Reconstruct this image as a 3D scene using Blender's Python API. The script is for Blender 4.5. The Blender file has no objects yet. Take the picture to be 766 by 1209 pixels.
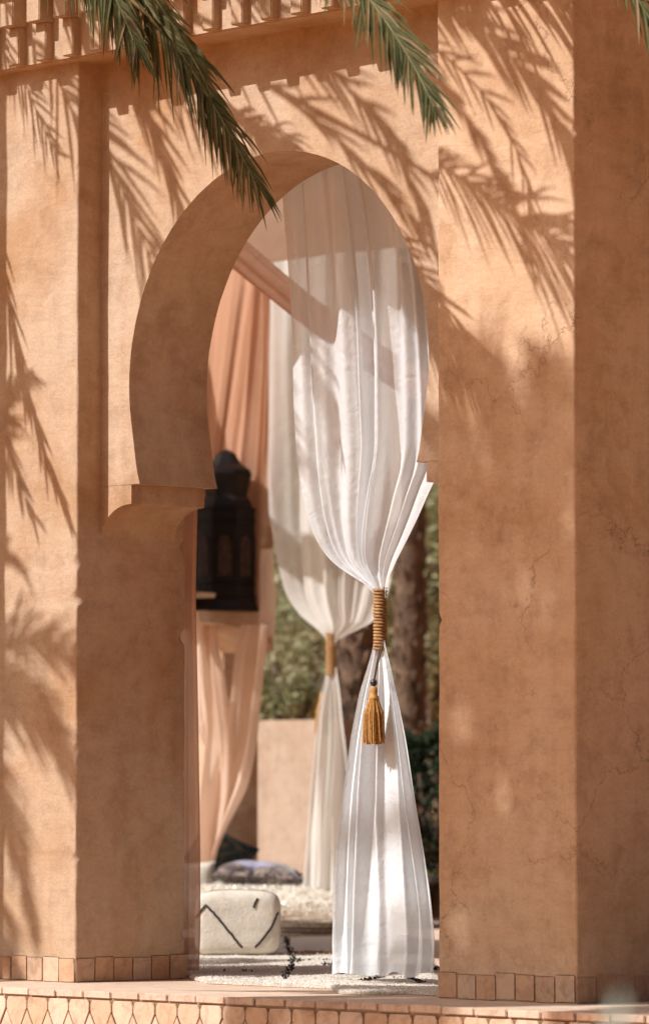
import bpy, math, random
from mathutils import Vector, Matrix, noise
from math import sin, cos, pi, radians, sqrt
random.seed(7)
S = bpy.context.scene
COL = S.collection

# ------------------------------------------------------------------ camera
CW, CH, F = 766.0, 1209.0, 5479.0
YAW, PITCH = radians(46.93), radians(3.64)
CP = Vector((21.108, -17.721, 1.035))
CD = Vector((-sin(YAW)*cos(PITCH), cos(YAW)*cos(PITCH), sin(PITCH)))
CR = Vector((cos(YAW), sin(YAW), 0.0))
CU = CR.cross(CD)
cam = bpy.data.cameras.new('camera')
camo = bpy.data.objects.new('camera', cam); COL.objects.link(camo)
camo.matrix_world = Matrix(((CR.x, CU.x, -CD.x, CP.x), (CR.y, CU.y, -CD.y, CP.y), (CR.z, CU.z, -CD.z, CP.z), (0, 0, 0, 1)))
cam.sensor_fit = 'VERTICAL'; cam.sensor_height = 36.0; cam.lens = F/CH*36.0
cam.clip_start = 0.5; cam.clip_end = 2000
cam.dof.use_dof = True; cam.dof.focus_distance = 26.3; cam.dof.aperture_fstop = 2.4
S.camera = camo

# ------------------------------------------------------------------ light
SUNL = Vector((0.39, 1.0, -1.03)).normalized()          # the way the light travels
w = bpy.data.worlds.new('World'); S.world = w; w.use_nodes = True
nt = w.node_tree
sky = nt.nodes.new('ShaderNodeTexSky'); sky.sky_type = 'NISHITA'; sky.sun_disc = False
sky.sun_elevation = math.asin(-SUNL.z); sky.sun_rotation = math.atan2(-SUNL.x, -SUNL.y)
sky.dust_density = 7.0; sky.ozone_density = 0.1; sky.air_density = 0.5
bg = nt.nodes['Background']; bg.inputs['Strength'].default_value = 0.066
nt.links.new(sky.outputs[0], bg.inputs['Color'])
sl = bpy.data.lights.new('sun', 'SUN'); sl.energy = 5.0; sl.angle = radians(0.53); sl.color = (1.0, 0.995, 0.985)
so = bpy.data.objects.new('sun', sl); COL.objects.link(so)
so.rotation_euler = SUNL.to_track_quat('-Z', 'Y').to_euler()
vs = S.view_settings
vs.view_transform = 'Standard'; vs.look = 'None'; vs.exposure = 0.17; vs.gamma = 1.0; vs.use_curve_mapping = False
S.cycles.max_bounces = 8; S.cycles.transparent_max_bounces = 24; S.cycles.diffuse_bounces = 5
S.cycles.caustics_reflective = False; S.cycles.caustics_refractive = False

# ------------------------------------------------------------------ photo measurements -> places in the world
def ray(px, py): return CD + CR*((px-CW/2)/F) + CU*((CH/2-py)/F)
def onY(px, py, Y):
    v = ray(px, py); return CP + v*((Y-CP.y)/v.y)
def onX(px, py, X):
    v = ray(px, py); return CP + v*((X-CP.x)/v.x)
def onZ(px, py, Z):
    v = ray(px, py); return CP + v*((Z-CP.z)/v.z)
def at(px, py, t): return CP + ray(px, py)*t
def lerp(a, b, t): return a+(b-a)*t
def table(tab, y):
    """piecewise-linear (smoothed) lookup in [(y, a, b..)]"""
    if y <= tab[0][0]: return tab[0][1:]
    for p, q in zip(tab, tab[1:]):
        if y <= q[0]:
            t = (y-p[0])/(q[0]-p[0])
            return tuple(lerp(a, b, t) for a, b in zip(p[1:], q[1:]))
    return tab[-1][1:]

# ------------------------------------------------------------------ helpers
class MB:
    def __init__(s): s.v = []; s.f = []; s.m = []; s.mi = 0
    def vert(s, p): s.v.append(tuple(p)); return len(s.v)-1
    def face(s, *i): s.f.append(tuple(i)); s.m.append(s.mi)
    def box(s, a, b):
        x0, y0, z0 = a; x1, y1, z1 = b
        i = [s.vert(p) for p in ((x0,y0,z0),(x1,y0,z0),(x1,y1,z0),(x0,y1,z0),(x0,y0,z1),(x1,y0,z1),(x1,y1,z1),(x0,y1,z1))]
        for q in ((0,3,2,1),(4,5,6,7),(0,1,5,4),(1,2,6,5),(2,3,7,6),(3,0,4,7)): s.face(*[i[k] for k in q])
    def tube(s, pts, r, n=8, cap=True):
        pts = [Vector(p) for p in pts]; rings = []
        rr = r if isinstance(r, (list, tuple)) else [r]*len(pts)
        up = Vector((0.123, 0.31, 0.94))
        for k, p in enumerate(pts):
            t = (pts[min(k+1, len(pts)-1)]-pts[max(k-1, 0)]).normalized()
            a = t.cross(up)
            if a.length < 1e-3: a = t.cross(Vector((1, 0, 0)))
            a.normalize(); b = t.cross(a).normalized()
            rings.append([s.vert(p+(a*cos(2*pi*j/n)+b*sin(2*pi*j/n))*rr[k]) for j in range(n)])
        for A, B in zip(rings, rings[1:]):
            for j in range(n): s.face(A[j], A[(j+1)%n], B[(j+1)%n], B[j])
        if cap: s.face(*rings[0][::-1]); s.face(*rings[-1])
    def lathe(s, prof, c, n=24, phase=0.0, cap=True):
        rings = []
        for r, z in prof:
            rings.append([s.vert((c[0]+r*cos(2*pi*j/n+phase), c[1]+r*sin(2*pi*j/n+phase), c[2]+z)) for j in range(n)])
        for A, B in zip(rings, rings[1:]):
            for j in range(n): s.face(A[j], A[(j+1)%n], B[(j+1)%n], B[j])
        if cap: s.face(*rings[0][::-1]); s.face(*rings[-1])
    def prismY(s, poly, y0, y1):
        A = [s.vert((x, y0, z)) for x, z in poly]; B = [s.vert((x, y1, z)) for x, z in poly]
        n = len(poly); s.face(*A); s.face(*B[::-1])
        for j in range(n): s.face(A[j], B[j], B[(j+1)%n], A[(j+1)%n])
    def grid(s, nu, nv, fn):
        idx = [[s.vert(fn(i/nu, j/nv)) for i in range(nu+1)] for j in range(nv+1)]
        for j in range(nv):
            for i in range(nu): s.face(idx[j][i], idx[j][i+1], idx[j+1][i+1], idx[j+1][i])
    def build(s, name, mats, parent=None, smooth=False, bevel=0.0, solid=0.0, fix=True):
        me = bpy.data.meshes.new(name); me.from_pydata(s.v, [], s.f)
        if not isinstance(mats, (list, tuple)): mats = [mats]
        for m in mats: me.materials.append(m)
        if len(mats) > 1: me.polygons.foreach_set('material_index', s.m)
        if smooth: me.polygons.foreach_set('use_smooth', [True]*len(s.f))
        me.update()
        if fix:
            import bmesh
            bm = bmesh.new(); bm.from_mesh(me); bmesh.ops.recalc_face_normals(bm, faces=bm.faces)
            if bevel: bmesh.ops.bevel(bm, geom=[e for e in bm.edges if len(e.link_faces) == 2 and e.calc_face_angle(0) > 0.6], offset=bevel, segments=2, affect='EDGES', clamp_overlap=True)
            bm.to_mesh(me); bm.free()
        o = bpy.data.objects.new(name, me); COL.objects.link(o)
        if solid:
            md = o.modifiers.new('thickness', 'SOLIDIFY'); md.thickness = solid; md.offset = 0
        if parent: o.parent = parent
        return o
def tag(o, label=None, cat=None, group=None, kind=None):
    if label: o['label'] = label
    if cat: o['category'] = cat
    if group: o['group'] = group
    if kind: o['kind'] = kind
    return o
def empty(name, loc=(0, 0, 0), rz=0.0):
    o = bpy.data.objects.new(name, None); COL.objects.link(o); o.location = loc; o.rotation_euler = (0, 0, rz); o.empty_display_size = .2
    return o
def inst(name, src, parent, loc=(0, 0, 0), rot=(0, 0, 0), sc=(1, 1, 1)):
    o = src.copy(); COL.objects.link(o); o.parent = parent; o.location = loc; o.rotation_euler = rot; o.scale = sc
    o.name = name
    return o
def child(o, parent):
    """parent keeping world place (parents here are unscaled)"""
    o.parent = parent; o.location = o.location - parent.location
    return o

# ------------------------------------------------------------------ materials
def newmat(name):
    m = bpy.data.materials.new(name); m.use_nodes = True
    t = m.node_tree; b = t.nodes['Principled BSDF']
    return m, t, b
def N(t, kind, **kw):
    n = t.nodes.new(kind)
    for k, v in kw.items():
        if k in n.inputs.keys(): n.inputs[k].default_value = v
        else: setattr(n, k, v)
    return n
def ramp(t, src, stops, interp='LINEAR'):
    r = t.nodes.new('ShaderNodeValToRGB'); r.color_ramp.interpolation = interp
    e = r.color_ramp.elements
    while len(e) < len(stops): e.new(0.5)
    for x, (p, c) in zip(e, stops):
        x.position = p; x.color = (*c, 1) if len(c) == 3 else c
    t.links.new(src, r.inputs[0]); return r
def mixc(t, fac, a, b, mode='MIX'):
    n = t.nodes.new('ShaderNodeMix'); n.data_type = 'RGBA'; n.blend_type = mode
    for k, v in ((0, fac), (6, a), (7, b)):
        if isinstance(v, (int, float)): n.inputs[k].default_value = v
        elif isinstance(v, tuple): n.inputs[k].default_value = (*v, 1)
        else: t.links.new(v, n.inputs[k])
    return n.outputs[2]
def bump(t, b, h, strength=0.4, dist=0.01):
    n = t.nodes.new('ShaderNodeBump'); n.inputs['Strength'].default_value = strength; n.inputs['Distance'].default_value = dist
    t.links.new(h, n.inputs['Height']); t.links.new(n.outputs[0], b.inputs['Normal'])
def math_(t, op, a, b=None):
    n = t.nodes.new('ShaderNodeMath'); n.operation = op
    for k, v in ((0, a), (1, b)):
        if v is None: continue
        if isinstance(v, (int, float)): n.inputs[k].default_value = v
        else: t.links.new(v, n.inputs[k])
    return n.outputs[0]

def plaster(name, dark, mid, light, crack=0.0, stain=0.5, rough=0.9, crack_scale=1.3):
    m, t, b = newmat(name)
    tc = N(t, 'ShaderNodeTexCoord').outputs['Object']
    n1 = N(t, 'ShaderNodeTexNoise', Scale=0.9, Detail=7.0, Roughness=0.62, Distortion=0.6); t.links.new(tc, n1.inputs['Vector'])
    n2 = N(t, 'ShaderNodeTexNoise', Scale=5.5, Detail=8.0, Roughness=0.72, Distortion=0.25); t.links.new(tc, n2.inputs['Vector'])
    n3 = N(t, 'ShaderNodeTexNoise', Scale=55.0, Detail=5.0, Roughness=0.7); t.links.new(tc, n3.inputs['Vector'])
    c = ramp(t, n1.outputs[0], [(0.30, dark), (0.5, mid), (0.72, light)]).outputs[0]
    d = ramp(t, n2.outputs[0], [(0.28, (0.58, 0.52, 0.47)), (0.5, (0.96, 0.95, 0.94)), (0.75, (1.1, 1.1, 1.1))]).outputs[0]
    c = mixc(t, stain, c, d, 'MULTIPLY')
    e = ramp(t, n3.outputs[0], [(0.3, (0.8, 0.76, 0.72)), (0.62, (1.05, 1.05, 1.05))]).outputs[0]
    c = mixc(t, 0.55, c, e, 'MULTIPLY')
    # vertical rain streaks
    mp = N(t, 'ShaderNodeMapping'); mp.inputs['Scale'].default_value = (7, 7, 0.55); t.links.new(tc, mp.inputs[0])
    n4 = N(t, 'ShaderNodeTexNoise', Scale=1.0, Detail=4.0, Roughness=0.6); t.links.new(mp.outputs[0], n4.inputs['Vector'])
    s4 = ramp(t, n4.outputs[0], [(0.3, (0.8, 0.74, 0.68)), (0.55, (1, 1, 1))]).outputs[0]
    c = mixc(t, 0.35, c, s4, 'MULTIPLY')
    # trowel sweeps and patched areas
    m5 = N(t, 'ShaderNodeMapping'); m5.inputs['Scale'].default_value = (2.2, 2.2, 9.0); m5.inputs['Rotation'].default_value = (0.5, 0.45, 0.3); t.links.new(tc, m5.inputs[0])
    n5 = N(t, 'ShaderNodeTexNoise', Scale=1.6, Detail=6.0, Roughness=0.55, Distortion=1.4); t.links.new(m5.outputs[0], n5.inputs['Vector'])
    s5 = ramp(t, n5.outputs[0], [(0.36, (0.86, 0.82, 0.78)), (0.5, (1, 1, 1)), (0.66, (1.07, 1.08, 1.09))]).outputs[0]
    c = mixc(t, 0.28, c, s5, 'MULTIPLY')
    n6 = N(t, 'ShaderNodeTexNoise', Scale=1.7, Detail=9.0, Roughness=0.68, Distortion=0.3); t.links.new(tc, n6.inputs['Vector'])
    s6 = ramp(t, n6.outputs[0], [(0.385, (0.80, 0.72, 0.64)), (0.415, (1, 1, 1)), (0.60, (1, 1, 1)), (0.63, (1.06, 1.08, 1.10))]).outputs[0]
    c = mixc(t, 0.42, c, s6, 'MULTIPLY')
    # grit pits
    vo = N(t, 'ShaderNodeTexVoronoi', Scale=26.0, Randomness=1.0); t.links.new(tc, vo.inputs['Vector'])
    pits = ramp(t, vo.outputs['Distance'], [(0.05, (1, 1, 1)), (0.10, (0, 0, 0))]).outputs[0]
    pm = ramp(t, N(t, 'ShaderNodeTexNoise', Scale=2.3, Detail=3.0).outputs[0], [(0.5, (0, 0, 0)), (0.62, (1, 1, 1))])
    t.links.new(tc, pm.inputs[0].links[0].from_node.inputs['Vector'])
    pf = math_(t, 'MULTIPLY', pits, pm.outputs[0])
    c = mixc(t, math_(t, 'MULTIPLY', pf, 0.6), c, (dark[0]*.35, dark[1]*.3, dark[2]*.28))
    h = math_(t, 'ADD', math_(t, 'MULTIPLY', n2.outputs[0], 0.9), math_(t, 'MULTIPLY', n3.outputs[0], 0.5))
    h = math_(t, 'ADD', h, math_(t, 'MULTIPLY', n5.outputs[0], 0.45))
    h = math_(t, 'SUBTRACT', h, math_(t, 'MULTIPLY', pf, 0.5))
    if crack:
        ds = N(t, 'ShaderNodeTexNoise', Scale=2.4, Detail=6.0, Roughness=0.65); t.links.new(tc, ds.inputs['Vector'])
        wv = N(t, 'ShaderNodeVectorMath', operation='MULTIPLY_ADD'); t.links.new(ds.outputs['Color'], wv.inputs[0])
        wv.inputs[1].default_value = (0.7, 0.7, 0.7); t.links.new(tc, wv.inputs[2])
        v2 = N(t, 'ShaderNodeTexVoronoi', Scale=crack_scale, feature='DISTANCE_TO_EDGE'); t.links.new(wv.outputs[0], v2.inputs['Vector'])
        cr = ramp(t, v2.outputs['Distance'], [(0.0012, (1, 1, 1)), (0.0055, (0, 0, 0))]).outputs[0]
        mk = N(t, 'ShaderNodeTexNoise', Scale=1.1, Detail=4.0); t.links.new(tc, mk.inputs['Vector'])
        mk = ramp(t, mk.outputs[0], [(0.48, (0, 0, 0)), (0.58, (1, 1, 1))]).outputs[0]
        cf = math_(t, 'MULTIPLY', math_(t, 'MULTIPLY', cr, mk), crack)
        c = mixc(t, cf, c, (dark[0]*.45, dark[1]*.38, dark[2]*.33))
        h = math_(t, 'SUBTRACT', h, math_(t, 'MULTIPLY', cf, 0.8))
    t.links.new(c, b.inputs['Base Color']); b.inputs['Roughness'].default_value = rough
    b.inputs['Specular IOR Level'].default_value = 0.25
    bump(t, b, h, 0.55, 0.012)
    return m
def simple(name, c, rough=0.7, var=0.15, scale=8.0, bmp=0.2, metal=0.0, dist=0.005, spec=0.4):
    m, t, b = newmat(name)
    tc = N(t, 'ShaderNodeTexCoord').outputs['Object']
    n1 = N(t, 'ShaderNodeTexNoise', Scale=scale, Detail=5.0, Roughness=0.65); t.links.new(tc, n1.inputs['Vector'])
    lo = tuple(x*(1-var*2) for x in c); hi = tuple(min(1, x*(1+var)) for x in c)
    t.links.new(ramp(t, n1.outputs[0], [(0.3, lo), (0.7, hi)]).outputs[0], b.inputs['Base Color'])
    b.inputs['Roughness'].default_value = rough; b.inputs['Metallic'].default_value = metal; b.inputs['Specular IOR Level'].default_value = spec
    if bmp:
        n2 = N(t, 'ShaderNodeTexNoise', Scale=scale*6, Detail=4.0); t.links.new(tc, n2.inputs['Vector'])
        bump(t, b, n2.outputs[0], bmp, dist)
    return m
def tilemat(name, stops, rough=0.65, spec=0.35):
    """each piece takes its own tone from its object's random number"""
    m, t, b = newmat(name)
    oi = N(t, 'ShaderNodeObjectInfo')
    tc = N(t, 'ShaderNodeTexCoord').outputs['Object']
    base = ramp(t, oi.outputs['Random'], stops).outputs[0]
    off = N(t, 'ShaderNodeVectorMath', operation='ADD'); t.links.new(tc, off.inputs[0]); t.links.new(oi.outputs['Location'], off.inputs[1])
    n1 = N(t, 'ShaderNodeTexNoise', Scale=11.0, Detail=5.0, Roughness=0.7, Distortion=0.8); t.links.new(off.outputs[0], n1.inputs['Vector'])
    d = ramp(t, n1.outputs[0], [(0.3, (0.6, 0.52, 0.46)), (0.52, (0.98, 0.96, 0.95)), (0.75, (1.12, 1.1, 1.08))]).outputs[0]
    c = mixc(t, 0.85, base, d, 'MULTIPLY')
    t.links.new(c, b.inputs['Base Color']); b.inputs['Roughness'].default_value = rough; b.inputs['Specular IOR Level'].default_value = spec
    n2 = N(t, 'ShaderNodeTexNoise', Scale=60.0, Detail=4.0); t.links.new(off.outputs[0], n2.inputs['Vector'])
    bump(t, b, math_(t, 'ADD', n2.outputs[0], n1.outputs[0]), 0.4, 0.006)
    return m
def cloth(name, c, transp=0.2, transl=0.5, fine=260.0, wrink=7.0, rough=0.8, wb=0.25):
    m, t, b = newmat(name); t.nodes.remove(b)
    out = t.nodes['Material Output']
    tc = N(t, 'ShaderNodeTexCoord').outputs['Object']
    df = N(t, 'ShaderNodeBsdfDiffuse'); tl = N(t, 'ShaderNodeBsdfTranslucent'); tp = N(t, 'ShaderNodeBsdfTransparent')
    n1 = N(t, 'ShaderNodeTexNoise', Scale=2.0, Detail=4.0); t.links.new(tc, n1.inputs['Vector'])
    cc = ramp(t, n1.outputs[0], [(0.3, tuple(x*.93 for x in c)), (0.7, c)]).outputs[0]
    for s in (df, tl): t.links.new(cc, s.inputs['Color'])
    n2 = N(t, 'ShaderNodeTexNoise', Scale=wrink, Detail=6.0, Roughness=0.55, Distortion=1.2); t.links.new(tc, n2.inputs['Vector'])
    bp = N(t, 'ShaderNodeBump', Strength=wb, Distance=0.02); t.links.new(n2.outputs[0], bp.inputs['Height'])
    for s in (df, tl): t.links.new(bp.outputs[0], s.inputs['Normal'])
    m1 = N(t, 'ShaderNodeMixShader'); m1.inputs[0].default_value = transl
    t.links.new(df.outputs[0], m1.inputs[1]); t.links.new(tl.outputs[0], m1.inputs[2])
    # the weave lets light straight through, less of it where the cloth is seen edge on
    lw = N(t, 'ShaderNodeLayerWeight', Blend=0.35)
    fac = math_(t, 'MULTIPLY', math_(t, 'SUBTRACT', 1.0, math_(t, 'MULTIPLY', lw.outputs['Facing'], 0.6)), transp)
    m2 = N(t, 'ShaderNodeMixShader'); t.links.new(fac, m2.inputs[0])
    t.links.new(m1.outputs[0], m2.inputs[1]); t.links.new(tp.outputs[0], m2.inputs[2])
    t.links.new(m2.outputs[0], out.inputs['Surface'])
    return m
def leafmat(name, lo, hi, transl=0.3, rough=0.5, scale=1.5):
    m, t, b = newmat(name)
    tc = N(t, 'ShaderNodeTexCoord').outputs['Object']
    n1 = N(t, 'ShaderNodeTexNoise', Scale=scale, Detail=6.0, Roughness=0.8); t.links.new(tc, n1.inputs['Vector'])
    c = ramp(t, n1.outputs[0], [(0.32, lo), (0.68, hi)]).outputs[0]
    t.links.new(c, b.inputs['Base Color']); b.inputs['Roughness'].default_value = rough; b.inputs['Specular IOR Level'].default_value = 0.16
    tl = N(t, 'ShaderNodeBsdfTranslucent'); t.links.new(c, tl.inputs['Color'])
    mx = N(t, 'ShaderNodeMixShader'); mx.inputs[0].default_value = transl
    t.links.new(b.outputs[0], mx.inputs[1]); t.links.new(tl.outputs[0], mx.inputs[2])
    t.links.new(mx.outputs[0], t.nodes['Material Output'].inputs['Surface'])
    return m

M_SHAG = leafmat('shag_wool_white', (0.80, 0.745, 0.66), (0.90, 0.865, 0.80), 0.4, 0.95, 7.0)
P_WALL = plaster('plaster_tadelakt', (0.435, 0.250, 0.130), (0.525, 0.368, 0.250), (0.575, 0.44, 0.335), crack=0.13, stain=0.55)
P_CRACK = plaster('plaster_weathered', (0.46, 0.275, 0.155), (0.59, 0.395, 0.255), (0.65, 0.47, 0.335), crack=0.55, stain=0.62, crack_scale=0.9)
P_FLOOR = plaster('floor_plaster', (0.57, 0.41, 0.30), (0.65, 0.485, 0.37), (0.70, 0.55, 0.44), stain=0.5, rough=0.75)
P_GARDEN = plaster('garden_wall_plaster', (0.36, 0.25, 0.175), (0.43, 0.315, 0.235), (0.47, 0.36, 0.28), stain=0.5)
M_GROUND = simple('warm_bounce_soil', (0.60, 0.28, 0.11), 0.95, 0.25, 3.0, 0.6, dist=0.03)  # unseen soil, its strong orange chosen to bounce warm light
M_GROUT = simple('mortar', (0.28, 0.17, 0.10), 0.95, 0.2, 14.0, 0.5)
T_BASE = tilemat('skirting_tile', [(0.0, (0.46, 0.255, 0.14)), (0.3, (0.55, 0.345, 0.215)), (0.55, (0.50, 0.34, 0.235)), (0.8, (0.60, 0.42, 0.29)), (1.0, (0.44, 0.265, 0.165))])
T_NOSE = tilemat('nosing_tile', [(0.0, (0.55, 0.40, 0.30)), (0.5, (0.66, 0.51, 0.40)), (1.0, (0.60, 0.42, 0.31))])
T_RISE = tilemat('riser_tile', [(0.0, (0.58, 0.39, 0.26)), (0.35, (0.68, 0.50, 0.37)), (0.7, (0.60, 0.40, 0.26)), (1.0, (0.70, 0.54, 0.42))])
C_WHITE = cloth('white_voile', (0.85, 0.87, 0.885), transp=0.25, transl=0.34, wb=0.5, wrink=11.0)
C_TAIL = cloth('white_voile_gathered', (0.83, 0.85, 0.865), transp=0.09, transl=0.25, wb=0.55, wrink=11.0)
C_WHITE2 = cloth('white_voile_back', (0.80, 0.765, 0.71), transp=0.16, transl=0.35, wb=0.3)
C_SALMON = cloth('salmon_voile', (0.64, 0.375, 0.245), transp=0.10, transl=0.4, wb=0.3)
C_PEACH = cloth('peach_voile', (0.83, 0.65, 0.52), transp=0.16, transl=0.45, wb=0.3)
C_CANOPY = cloth('canopy_cloth', (0.62, 0.46, 0.35), transp=0.02, transl=0.16, wb=0.4, wrink=2.0)
M_ROPE = simple('rope_jute_gold', (0.40, 0.215, 0.085), 0.8, 0.25, 40.0, 0.4)
M_TASSEL = simple('tassel_gold', (0.53, 0.265, 0.07), 0.7, 0.25, 60.0, 0.3)
M_BEAD = simple('bead_dark', (0.05, 0.04, 0.04), 0.35, 0.2, 60.0, 0.1)
M_LANT = simple('lantern_black_metal', (0.010, 0.006, 0.005), 0.4, 0.3, 6.0, 0.25, metal=0.0, spec=0.2)
M_LGLASS = simple('lantern_mesh_panel', (0.055, 0.027, 0.018), 0.4, 0.4, 30.0, 0.3, spec=0.2)
M_POUF = simple('cream_wool', (0.66, 0.60, 0.51), 0.95, 0.10, 9.0, 0.7, dist=0.006)
M_BLACK = simple('black_wool', (0.025, 0.020, 0.02), 0.9, 0.2, 40.0, 0.5)
M_BROWN = simple('brown_band', (0.10, 0.065, 0.045), 0.9, 0.2, 30.0, 0.4)
M_RUGTAN = simple('rug_tan_wool', (0.45, 0.33, 0.21), 0.95, 0.15, 12.0, 0.4)
M_SEQ = simple('sequin_metal', (0.8, 0.74, 0.62), 0.45, 0.1, 12.0, 0.0, metal=1.0)
M_SEQD = simple('sequin_dark', (0.12, 0.10, 0.09), 0.3, 0.2, 12.0, 0.0, metal=0.8)
M_BRASS = simple('tray_metal', (0.42, 0.35, 0.27), 0.45, 0.3, 25.0, 0.2, metal=0.2)
M_TRAYD = simple('tray_dark', (0.04, 0.035, 0.03), 0.5, 0.2, 25.0, 0.2)
L_PALM = leafmat('palm_leaf_green', (0.042, 0.044, 0.013), (0.145, 0.128, 0.042), 0.2, 0.7, 3.0)
L_DRY = leafmat('palm_leaf_dry', (0.14, 0.09, 0.035), (0.30, 0.21, 0.09), 0.3, 0.55, 3.0)
M_RACH = simple('palm_rachis', (0.16, 0.15, 0.06), 0.5, 0.2, 10.0, 0.2)
L_OLIVE = leafmat('olive_leaf', (0.23, 0.24, 0.115), (0.45, 0.445, 0.26), 0.35)
L_PALE = leafmat('pale_leaf', (0.38, 0.37, 0.21), (0.64, 0.61, 0.42), 0.4)
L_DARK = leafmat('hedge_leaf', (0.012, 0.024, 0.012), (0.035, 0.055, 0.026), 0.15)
L_AGAVE = leafmat('agave_leaf', (0.30, 0.33, 0.27), (0.42, 0.45, 0.38), 0.1)
M_BARK = simple('palm_bark', (0.165, 0.10, 0.062), 0.95, 0.35, 5.0, 0.8, dist=0.03)
M_BARKP = simple('pale_bark', (0.42, 0.34, 0.26), 0.9, 0.2, 5.0, 0.5, dist=0.02)
M_BARKD = simple('shrub_bark', (0.12, 0.08, 0.055), 0.9, 0.2, 5.0, 0.5, dist=0.02)
M_WOOD = simple('dark_wood', (0.05, 0.03, 0.022), 0.5, 0.2, 6.0, 0.2)

def brocade(name):
    m, t, b = newmat(name)
    tc = N(t, 'ShaderNodeTexCoord').outputs['Object']
    n = N(t, 'ShaderNodeTexNoise', Scale=6.0, Detail=4.0, Roughness=0.6, Distortion=2.0); t.links.new(tc, n.inputs['Vector'])
    c = ramp(t, n.outputs[0], [(0.36, (0.012, 0.012, 0.014)), (0.50, (0.02, 0.05, 0.04)), (0.545, (0.16, 0.10, 0.03)), (0.58, (0.03, 0.03, 0.035)), (0.66, (0.20, 0.15, 0.06)), (0.7, (0.02, 0.02, 0.02))]).outputs[0]
    t.links.new(c, b.inputs['Base Color']); b.inputs['Roughness'].default_value = 0.4
    bump(t, b, n.outputs[0], 0.3, 0.01); return m
M_BROC = brocade('green_brocade')
def lavender(name):
    m, t, b = newmat(name)
    tc = N(t, 'ShaderNodeTexCoord').outputs['Object']
    n = N(t, 'ShaderNodeTexNoise', Scale=10.0, Detail=5.0, Distortion=1.5); t.links.new(tc, n.inputs['Vector'])
    sep = N(t, 'ShaderNodeVectorMath', operation='MULTIPLY'); t.links.new(tc, sep.inputs[0]); sep.inputs[1].default_value = (2.6, 2.6, 0.0)
    ln = N(t, 'ShaderNodeVectorMath', operation='LENGTH'); t.links.new(sep.outputs[0], ln.inputs[0])
    d = math_(t, 'ADD', ln.outputs['Value'], math_(t, 'MULTIPLY', math_(t, 'SUBTRACT', n.outputs[0], 0.5), 0.9))
    inner = ramp(t, n.outputs[0], [(0.35, (0.20, 0.19, 0.30)), (0.6, (0.42, 0.40, 0.52))]).outputs[0]
    outer = ramp(t, n.outputs[0], [(0.4, (0.02, 0.016, 0.02)), (0.52, (0.05, 0.035, 0.04)), (0.58, (0.35, 0.28, 0.22)), (0.64, (0.06, 0.045, 0.05))]).outputs[0]
    c = mixc(t, ramp(t, d, [(0.50, (0, 0, 0)), (0.57, (1, 1, 1))]).outputs[0], inner, outer)
    t.links.new(c, b.inputs['Base Color']); b.inputs['Roughness'].default_value = 0.35; b.inputs['Sheen Weight'].default_value = 0.3
    n2 = N(t, 'ShaderNodeTexNoise', Scale=12.0, Detail=3.0); t.links.new(tc, n2.inputs['Vector']); bump(t, b, n2.outputs[0], 0.5, 0.02)
    return m
M_LAV = lavender('lavender_brocade')

# ------------------------------------------------------------------ ground, terrace
g = MB(); g.grid(1, 1, lambda u, v: (-900+1800*u, -900+1800*v, -0.62)); tag(g.build('ground', M_GROUND), kind='structure')
tr = MB(); tr.box((-17, -0.735, -0.60), (9, 12.6, 0.0)); terrace = tag(tr.build('terrace', P_FLOOR), kind='structure')
tb = MB(); tb.box((-3, -0.7365, -0.6), (8.5, -0.735-0.006, -0.045)); tb.build('riser_bed', M_GROUT, terrace)
# nosing tiles along the edge, each its own piece
nz = MB(); nz.box((0.004, -0.012, -0.038), (0.236, 0.0, 0.0035)); nz0 = nz.build('nosing_tile', T_NOSE, terrace, bevel=0.005)
nz0.location = (-2.4, -0.74, 0)
for k in range(1, 42):
    inst('nosing_tile', nz0, terrace, (-2.4+0.24*k, -0.74+random.uniform(-.003, .003), random.uniform(-.002, .002)), (0, 0, random.uniform(-.006, .006)))
# lozenge riser tiles: the top row is cut straight under the nosing
dw, dh, ZT = 0.186, 0.37, -0.046
def loz(cut):
    P = [(0, -dh/2), (dw/2, -0.02), (dw/2, 0.02), (0, dh/2), (-dw/2, 0.02), (-dw/2, -0.02)]
    P = [(x*.955, z*.97) for x, z in P]
    if cut is not None:
        zc = cut; xr = dw/2*.955*(1-(zc-.02*.97)/((dh/2-.02)*.97))
        P = [p for p in P[:3]]+[(xr, zc), (-xr, zc)]+P[4:]
    b = MB(); b.prismY(P, -0.010, 0.0); return b.build('riser_tile', T_RISE, terrace, bevel=0.003)
def lay(src, z, off):
    for k in range(-9, 38):
        loc = (k*dw+off, -0.7425+random.uniform(-.0025, .0015), z); r = (random.uniform(-.012, .012), random.uniform(-.02, .02), random.uniform(-.02, .02))
        if k == -9: src.location = loc; src.rotation_euler = r
        else: inst('riser_tile', src, terrace, loc, r)
lay(loz(0.045), -0.093, 0.0)
full = loz(None); lay(full, -0.093-0.205, dw/2)
lay(inst('riser_tile', full, terrace), -0.093-0.41, 0.0)

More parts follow.
